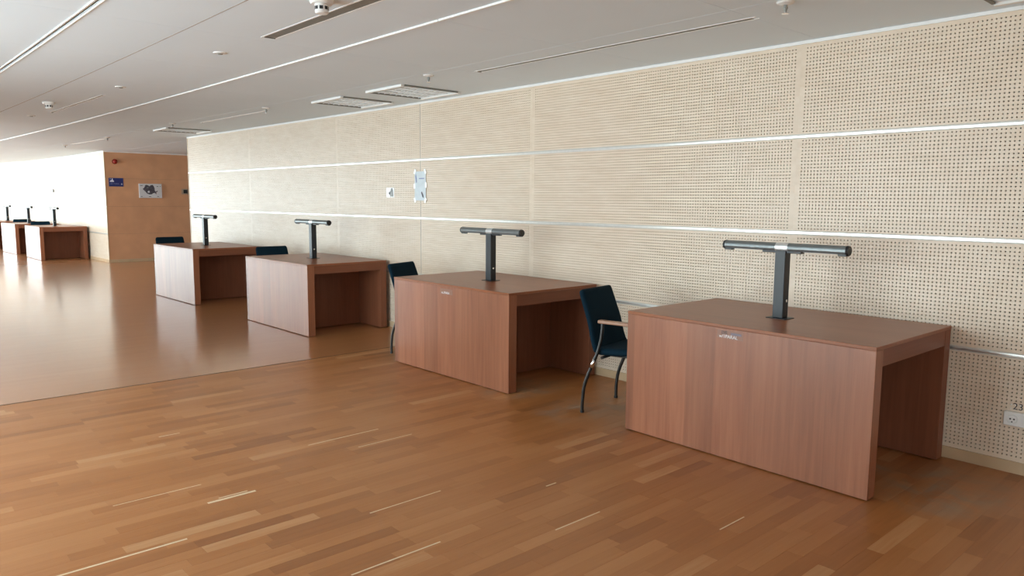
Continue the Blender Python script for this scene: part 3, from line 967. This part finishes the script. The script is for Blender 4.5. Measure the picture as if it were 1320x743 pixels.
t = thing('map_board', 'pale board with a dark grey map outline on the tan wall', 'picture', (WX, -0.715, 1.572))
obj('board', mbox(-0.045, 0.0, -0.238, 0.238, -0.158, 0.158, bev=0.003), board_pale, t)
mp = [(-0.165, 0.04), (-0.13, 0.075), (-0.11, 0.125), (-0.085, 0.135), (-0.045, 0.118), (-0.02, 0.100), (0.005, 0.128), (0.045, 0.135), (0.07, 0.10), (0.085, 0.055), (0.085, 0.012),
      (0.10, -0.012), (0.145, 0.005), (0.150, -0.008), (0.115, -0.035), (0.118, -0.075), (0.10, -0.065), (0.09, -0.045), (0.05, -0.050), (0.02, -0.075), (-0.03, -0.080), (-0.08, -0.060), (-0.11, -0.020), (-0.14, 0.01)]
mo = obj('map_outline', flat_x(mp, 0.0455), print_grey, t)
obj('pale_region', flat_x([(-0.07, -0.03), (-0.045, -0.045), (-0.02, -0.035), (-0.03, 0.005), (-0.06, 0.0)], 0.0468), board_pale, mo)
obj('ring_line', flat_x([(-0.09, 0.06), (-0.06, 0.085), (-0.03, 0.08), (-0.03, 0.072), (-0.058, 0.074), (-0.082, 0.052)], 0.0468), photo_grey, mo)
for (a, z, w) in ((-0.195, -0.125, 0.035), (0.150, -0.125, 0.035), (-0.19, 0.115, 0.05), (0.145, 0.10, 0.04), (0.205, 0.10, 0.02), (-0.02, -0.128, 0.05)):
    obj('printed_mark', mbox(-0.0464, -0.0455, -(a + w / 2), -(a - w / 2), z - 0.006, z + 0.006), print_grey, t)

t = thing('wall_control', 'small dark control panel in a pale frame at the right of the tan wall', 'switch', (WX, -1.465, 1.565))
obj('frame', mbox(-0.018, 0.0, -0.075, 0.075, -0.062, 0.062, bev=0.003), plain('grey_frame', (0.42, 0.33, 0.25), 0.4), t)
obj('panel', mbox(-0.026, -0.018, -0.052, 0.034, -0.040, 0.042), black_ink, t)

# ------------------------------------------------------------------ things on the ceiling
def troffer(x0, x1, y0, y1, label):
    cxm, cym = (x0 + x1) / 2, (y0 + y1) / 2
    t = thing('ceiling_light', label, 'light', (cxm, cym, CEIL), 0, 'square louvred ceiling lights')
    hx, hy = (x1 - x0) / 2, (y1 - y0) / 2
    obj('housing', mbox(-hx, hx, -hy, hy, -0.003, 0.0), louvre, t)
    for s in (-1, 1):
        obj('edge_rail', mbox(-hx, hx, s * hy - 0.016, s * hy + 0.016, -0.020, 0.0, bev=0.002), white_lacquer, t)
        obj('end_rail', mbox(s * hx - 0.008, s * hx + 0.008, -hy + 0.017, hy - 0.017, -0.014, 0.0), slot_grey, t)
    for k in range(9):
        y = -hy + 0.05 + (2 * hy - 0.10) * k / 8
        obj('louvre_blade', mbox(-hx + 0.012, hx - 0.012, y - 0.0015, y + 0.0015, -0.009, -0.003), louvre, t)
    for k in range(3):
        x = -hx + 2 * hx * (k + 1) / 4
        obj('cross_blade', mbox(x - 0.002, x + 0.002, -hy + 0.02, hy - 0.02, -0.009, -0.003), louvre, t)
troffer(2.62, 3.22, 0.24, 0.82, 'square louvred ceiling light, left one of the middle pair')
troffer(1.57, 2.16, 0.20, 0.82, 'square louvred ceiling light, right one of the middle pair')
troffer(7.27, 7.85, 0.36, 0.98, 'square louvred ceiling light above the far end of the perforated wall')
troffer(-3.35, -2.74, 0.20, 0.82, 'square louvred ceiling light cut off at the top right corner')

def slot(x0, x1, y, w, label):
    t = thing('ceiling_vent', label, 'vent', ((x0 + x1) / 2, y, CEIL), wall_ang((x0 + x1) / 2), 'long narrow ceiling vents')
    h = (x1 - x0) / 2
    obj('slot_back', mbox(-h, h, -w, w, -0.0008, 0.0), slot_grey, t)
    for s in (-1, 1):
        obj('flange', mbox(-h - 0.03, h + 0.03, s * w - (0.010 if s < 0 else 0), s * w + (0.010 if s > 0 else 0), -0.0022, 0.0), white_lacquer, t)
    obj('end_piece', mbox(h - 0.002, h + 0.004, -w, w, -0.006, 0.0), slot_grey, t)
    return t
slot(-1.75, 0.57, 2.475, 0.036, 'long grey ceiling vent beside the near smoke detector')
slot(-1.74, 0.60, 0.76, 0.018, 'long thin ceiling vent nearest the perforated wall, right')
slot(4.35, 6.2, 0.85, 0.004, 'thin ceiling vent running on from the sprinkler near the wall end')
slot(4.25, 6.3, 2.55, 0.010, 'narrow ceiling vent beside the farther smoke detector, upper left')
slot(10.3, 12.2, 1.10, 0.004, 'faint ceiling vent over the opening')

def sprinkler(x, y, label, first=None):
    if first: return dup(first, (x, y, CEIL), 0, label)
    t = thing('sprinkler_head', label, 'sprinkler', (x, y, CEIL), 0, 'pendant sprinkler heads')
    obj('escutcheon', lathe(bmesh.new(), [(0.0, 0.0), (0.045, 0.0), (0.040, -0.008), (0.016, -0.016), (0.0, -0.016)], 16), plastic_white, t, smooth=False)
    obj('stem', lathe(bmesh.new(), [(0.009, -0.014), (0.012, -0.030), (0.006, -0.045), (0.004, -0.055)], 10), photo_grey, t)
    obj('deflector', lathe(bmesh.new(), [(0.0, -0.052), (0.018, -0.054), (0.018, -0.057), (0.0, -0.057)], 12), chrome, t)
    return t
sp = sprinkler(-2.03, 0.95, 'sprinkler head above the nearest desk, near the top edge')
sprinkler(1.02, 0.94, 'sprinkler head beside the right one of the louvred pair', sp)
sprinkler(4.05, 0.95, 'sprinkler head right of the farthest louvred light', sp)
sprinkler(6.60, 1.12, 'sprinkler head just left of the farthest louvred light', sp)
sprinkler(9.83, 1.12, 'sprinkler head over the opening', sp)
sprinkler(12.5, 1.20, 'sprinkler head farthest away, above the tan wall corner', sp)

def detector(x, y, label, first=None):
    if first: return dup(first, (x, y, CEIL), 0, label)
    t = thing('smoke_detector', label, 'detector', (x, y, CEIL), 0, 'smoke detectors')
    obj('base', lathe(bmesh.new(), [(0.0, 0.0), (0.060, 0.0), (0.060, -0.012), (0.052, -0.022), (0.0, -0.022)], 24), plastic_white, t)
    b = obj('sensor_body', lathe(bmesh.new(), [(0.034, -0.022), (0.034, -0.062), (0.028, -0.068), (0.0, -0.070)], 24), plastic_white, t)
    for k in range(8):
        a = 2 * math.pi * (k + 0.3) / 8
        bm = mbox(0.0325, 0.0345, -0.009, 0.009, -0.050, -0.034)
        bmesh.ops.rotate(bm, verts=bm.verts, cent=(0, 0, 0), matrix=Matrix.Rotation(a, 3, 'Z'))
        obj('vent_slot', bm, black_ink, b)
    return t
d0 = detector(-0.45, 2.66, 'white smoke detector at the top edge beside the grey vent')
detector(5.25, 2.80, 'smaller-looking smoke detector at the upper left, farther along the ceiling', d0)
for (x, y, lab) in ((1.28, 2.51, 'flat round ceiling cap in the middle of the near ceiling'), (3.5, 2.56, 'flat round ceiling cap beyond the near one'), (6.92, 2.68, 'flat round ceiling cap at the far left')):
    t = thing('ceiling_speaker', lab, 'cap', (x, y, CEIL), 0, 'flat ceiling caps')
    obj('rim', lathe(bmesh.new(), [(0.0, 0.0), (0.045, 0.0), (0.042, -0.006), (0.026, -0.007), (0.0, -0.007)], 18), plastic_white, t)
    obj('lens', lathe(bmesh.new(), [(0.020, -0.007), (0.016, -0.012), (0.0, -0.013)], 14), slot_grey, t)
